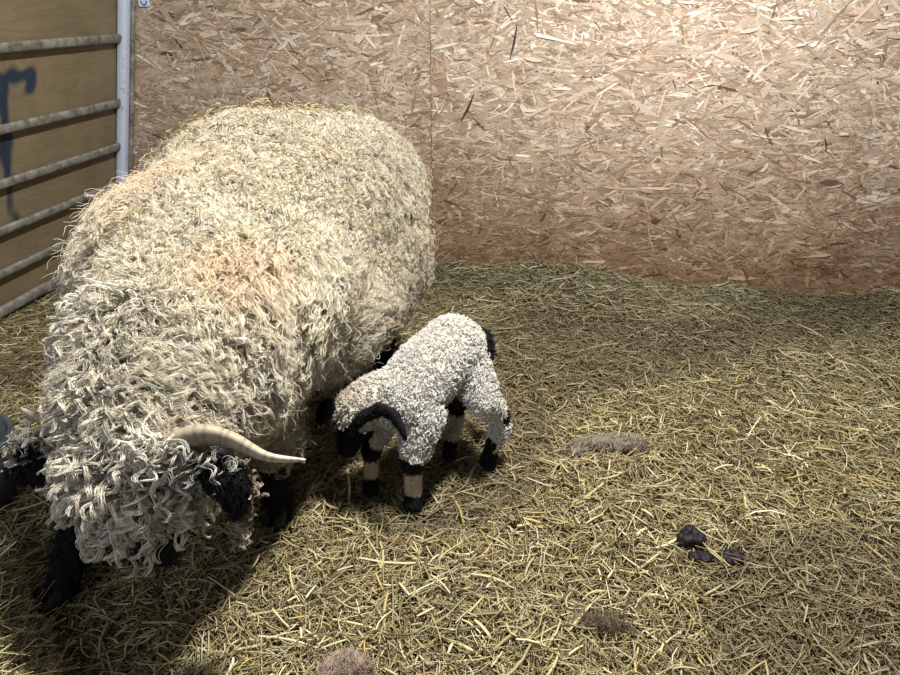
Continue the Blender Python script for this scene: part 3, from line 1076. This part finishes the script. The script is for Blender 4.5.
# ------------------------------------------------------------------ bucket at the left edge
bk = at(-36, 500, 0)
bkt = empty('feed_bucket', V3(bk), 'dark blue-grey tapered bucket cut off by the left edge', 'bucket')


def lathe(profile, c, seg=48):
    vs, fs = [], []
    for (r_, z_) in profile:
        for s in range(seg):
            a_ = 2 * math.pi * s / seg
            vs.append((c[0] + r_ * math.cos(a_), c[1] + r_ * math.sin(a_), c[2] + z_))
    K = len(profile)
    for k in range(K - 1):
        for s in range(seg):
            fs.append((k * seg + s, k * seg + (s + 1) % seg, (k + 1) * seg + (s + 1) % seg, (k + 1) * seg + s))
    fs.append(tuple(range(seg))[::-1])
    fs.append(tuple((K - 1) * seg + s for s in range(seg)))
    me = bpy.data.meshes.new('lathe')
    me.from_pydata(vs, [], fs)
    me.polygons.foreach_set('use_smooth', [True] * len(fs))
    me.update()
    return me


link('bucket_body', lathe([(.085, 0), (.118, .0), (.122, .01), (.146, .165), (.139, .165), (.115, .02), (.05, .015)], bk), MAT['bucket'], bkt)
link('rim', lathe([(.145, .157), (.153, .159), (.155, .171), (.150, .178), (.141, .178), (.139, .166)], bk), MAT['bucket'], bkt)

# ------------------------------------------------------------------ droppings
DUNG_SPOTS = [(692, 538, .040, .028, 'largest round black dung pile lying on the straw', 9), (701, 554, .023, .014, 'small dark dropping just below the largest black pile', 5), (733, 556, .029, .013, 'flat dark dropping to the right of the round black pile', 6)]
for (px, py, rx, hz, lab, k) in DUNG_SPOTS:
    cpt = at(px, py)
    zb = float(bed(cpt[0], cpt[1])) + .002
    caps = []
    rr = np.random.default_rng(px)
    for s in range(k * 2):
        a_ = rr.uniform(0, 2 * math.pi); d_ = rx * .62 * math.sqrt(rr.random())
        q0 = (cpt[0] + d_ * math.cos(a_) * 1.15, cpt[1] + d_ * math.sin(a_), zb + hz * rr.uniform(.3, .8))
        caps.append((q0, (q0[0] + rr.uniform(-.006, .006), q0[1] + .004, q0[2]), .011 * rr.uniform(.7, 1.2), .010))
    me = body_mesh('dung', caps, .0025, 1)
    o = link('dropping', me, MAT['dung'])
    base_at_own_origin(o)
    tag(o, lab, 'dung', 'sheep droppings on the straw')


# ------------------------------------------------------------------ felted wool clumps on the straw
def clump(name, pts, rad, col, n, lab, cat, L=(.02, .05), thick=.0009):
    caps = [(V3(a0), V3(a1), rad * .8, rad * .8) for a0, a1 in zip(pts[:-1], pts[1:])]
    me0 = body_mesh('clump_core', caps, .004, 3, lambda P_: np.tile(np.array(col) * .55, (len(P_), 1)))
    Pc, Nc = sample_surface(me0, n, rng)
    cb_ = NoiseField(21, 40).vec(Pc)
    cl = np.array(col)[None] * rng.uniform(.7, 1.25, (n, 1))
    lw_ = locks(Pc, Nc, rng, rng.uniform(*L, n), .003, 1.0, thick, 3, .003, 8, cb_, cl, lift=.18, droop=1.6)
    v_, q_, c_ = cat_tubes([lw_])
    cv = np.empty(len(me0.vertices) * 3, dtype=np.float32); me0.vertices.foreach_get('co', cv)
    me0.calc_loop_triangles()
    tri = np.empty(len(me0.loop_triangles) * 3, dtype=np.int32); me0.loop_triangles.foreach_get('vertices', tri)
    tri = tri.reshape(-1, 3)
    tri4 = np.concatenate([tri, tri[:, 2:3]], 1)
    # degenerate quads are avoided: split each tri's quad through its own midpoint
    cv = cv.reshape(-1, 3)
    mid = (cv[tri[:, 0]] + cv[tri[:, 2]]) / 2
    nv = len(cv)
    tri4 = np.stack([tri[:, 0], tri[:, 1], tri[:, 2], nv + np.arange(len(tri))], 1)
    vv = np.vstack([cv, mid])
    cc_ = np.tile(np.array(col) * .55, (len(vv), 1))
    o_ = link(name, mesh_np(name, np.vstack([vv, v_]), np.vstack([tri4, q_ + len(vv)]), np.vstack([cc_, c_])), MAT['wool'])
    base_at_own_origin(o_)
    return tag(o_, lab, cat)


def g(px, py, dz=.0):
    p = at(px, py)
    return np.array([p[0], p[1], float(bed(p[0], p[1])) + dz])


clump('wool_clump', [g(574, 449, .018), g(590, 445, .024), g(607, 443, .026), g(622, 443, .02), g(640, 446, .012)], .022, (.42, .36, .28), 700, 'grey brown felted clump lying on the straw right of the lamb', 'wool clump', (.015, .035), .0008)
clump('wool_clump', [g(322, 676, .012), g(345, 669, .02), g(368, 674, .014)], .014, (.66, .53, .43), 500, 'pale pinkish tuft of wool at the bottom edge of the picture', 'wool clump', (.015, .04), .0006)
clump('bedding_clump', [g(582, 618, .004), g(605, 624, .008), g(632, 628, .004)], .016, (.30, .24, .16), 400, 'brown matted clump pressed into the straw below the droppings', 'bedding clump', (.015, .04), .0008)

# ------------------------------------------------------------------ straw bedding
PAL = np.array([[.56, .48, .27], [.42, .34, .18], [.70, .63, .42], [.27, .21, .11], [.46, .42, .26], [.80, .75, .57], [.15, .11, .06], [.62, .50, .20], [.33, .31, .19]])
PW = np.array([.19, .18, .14, .16, .10, .06, .13, .02, .05])


def straws(x, y, r, zlo, zhi, lmean, wmean, tilt=.10, height=None, bend=.25, bright=1.0):
    n = len(x)
    ln = np.clip(r.lognormal(math.log(lmean), .5, n), .012, .16)
    wd = np.clip(r.lognormal(math.log(wmean), .4, n), .0005, .0040)
    ang = r.uniform(0, 2 * np.pi, n)
    d = np.stack([np.cos(ang), np.sin(ang), r.normal(0, tilt, n)], 1)
    s = np.stack([-np.sin(ang), np.cos(ang), np.zeros(n)], 1)
    lay = r.random(n)
    warm = np.array([.97, .955, .88])
    z0 = (bed(x, y) if height is None else height(x, y)) + zlo + (zhi - zlo) * lay
    t = np.linspace(-.5, .5, 4)
    kink = r.normal(0, bend, n)
    c = np.stack([x, y, z0], 1)[:, None] + d[:, None] * (t[None, :, None] * ln[:, None, None]) + s[:, None] * ((t ** 2)[None, :, None] * (kink * ln)[:, None, None]) - np.array([0, 0, 1.])[None, None] * ((t ** 2)[None, :, None] * (r.normal(.1, .25, n) * ln)[:, None, None])
    pi_ = r.choice(len(PAL), n, p=PW / PW.sum())
    col_ = PAL[pi_] * r.uniform(.7, 1.2, (n, 1)) * bright * warm
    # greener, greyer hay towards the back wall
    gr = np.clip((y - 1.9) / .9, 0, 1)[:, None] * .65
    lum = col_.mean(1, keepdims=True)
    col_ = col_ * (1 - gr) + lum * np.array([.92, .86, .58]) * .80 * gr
    # soiled patches have a shape of their own
    so = NoiseField(31, 6).sca(np.stack([x, y, np.zeros(n)], 1))
    sm = np.clip((so - .55) / .6, 0, 1)[:, None] * .5
    col_ = col_ * (1 - sm) + np.array([.13, .10, .06]) * sm
    rad = wd[:, None] * np.array([.8, 1, 1, .7])[None]
    return c, rad, col_


def in_patch(n, x0, x1, y0, y1, r):
    x = r.uniform(x0, x1, n); y = r.uniform(y0, y1, n)
    # keep what the view (with a margin) can meet
    P_ = np.stack([x, y, np.zeros(n)], 1) - np.array([0, 0, CAM_H])
    zc_ = P_ @ _f; xc = (P_ @ _r) / zc_ * FPX; yc = (P_ @ _u) / zc_ * FPX
    k = (np.abs(xc) < 640) & (yc > -470)
    return x[k], y[k]


def off_feature(x, y):
    ok = np.ones(len(x), bool)
    for (px, py, rx, *_r2) in DUNG_SPOTS:
        p = at(px, py)
        ok &= np.hypot(x - p[0], y - p[1]) > rx * .9
    p = at(606, 445)
    ok &= ~((np.abs(x - p[0]) < .07) & (np.abs(y - p[1]) < .025))
    return ok


x, y = in_patch(300000, -2.5, 2.1, .45, 2.99, rng)
lower = straws(x, y, rng, -.024, .004, .040, .0011, .12, bend=.5, bright=.8)
x, y = in_patch(100000, -2.5, 2.1, .45, 2.97, rng)
k = off_feature(x, y); x, y = x[k], y[k]
upper = straws(x, y, rng, .000, .020, .046, .0012, .20, bend=.5, bright=1.0)
x, y = in_patch(6500, -2.5, 2.1, .45, 2.95, rng)
k = off_feature(x, y); x, y = x[k], y[k]
wide = straws(x, y, rng, .010, .022, .055, .0024, .15, bright=1.2)
lower = lower + (2,)
v, q, c = cat_tubes([lower, upper, wide])
del lower, upper, wide
o = link('straw_bedding', mesh_np('straw_bedding', v, q, c, smooth=True), MAT['straw'])
tag(o, 'loose yellow and olive straw and hay strewn over the whole pen floor', 'straw', kind='stuff')

# heap of hay at the lower left corner
hA, hB = at(64, 680), at(8, 545)
hdir = unit(hB - hA)
hnor = np.array([-hdir[1], hdir[0], 0])
if hnor[0] > 0: hnor = -hnor


def heap(x_, y_):
    d_ = (x_ - hA[0]) * hnor[0] + (y_ - hA[1]) * hnor[1]
    return bed(x_, y_) + .15 * np.clip(d_ / .11, 0, 1) ** .7


nH = 9000
tt = rng.uniform(-.25, .38, nH); dd = rng.uniform(-.01, .22, nH)
hx = hA[0] + hdir[0] * tt + hnor[0] * dd; hy = hA[1] + hdir[1] * tt + hnor[1] * dd
hp_ = straws(hx, hy, rng, -.05, .02, .05, .0012, .35, heap, .7, 1.7)  # straw colour brightened to make up for the ewe's shadow here
v, q, c = cat_tubes([hp_])
o = link('hay_heap', mesh_np('hay_heap', v, q, c), MAT['straw'])
tag(o, 'loose heap of hay brightened in colour, piled in the lower left corner in front of the bucket', 'hay', kind='stuff')
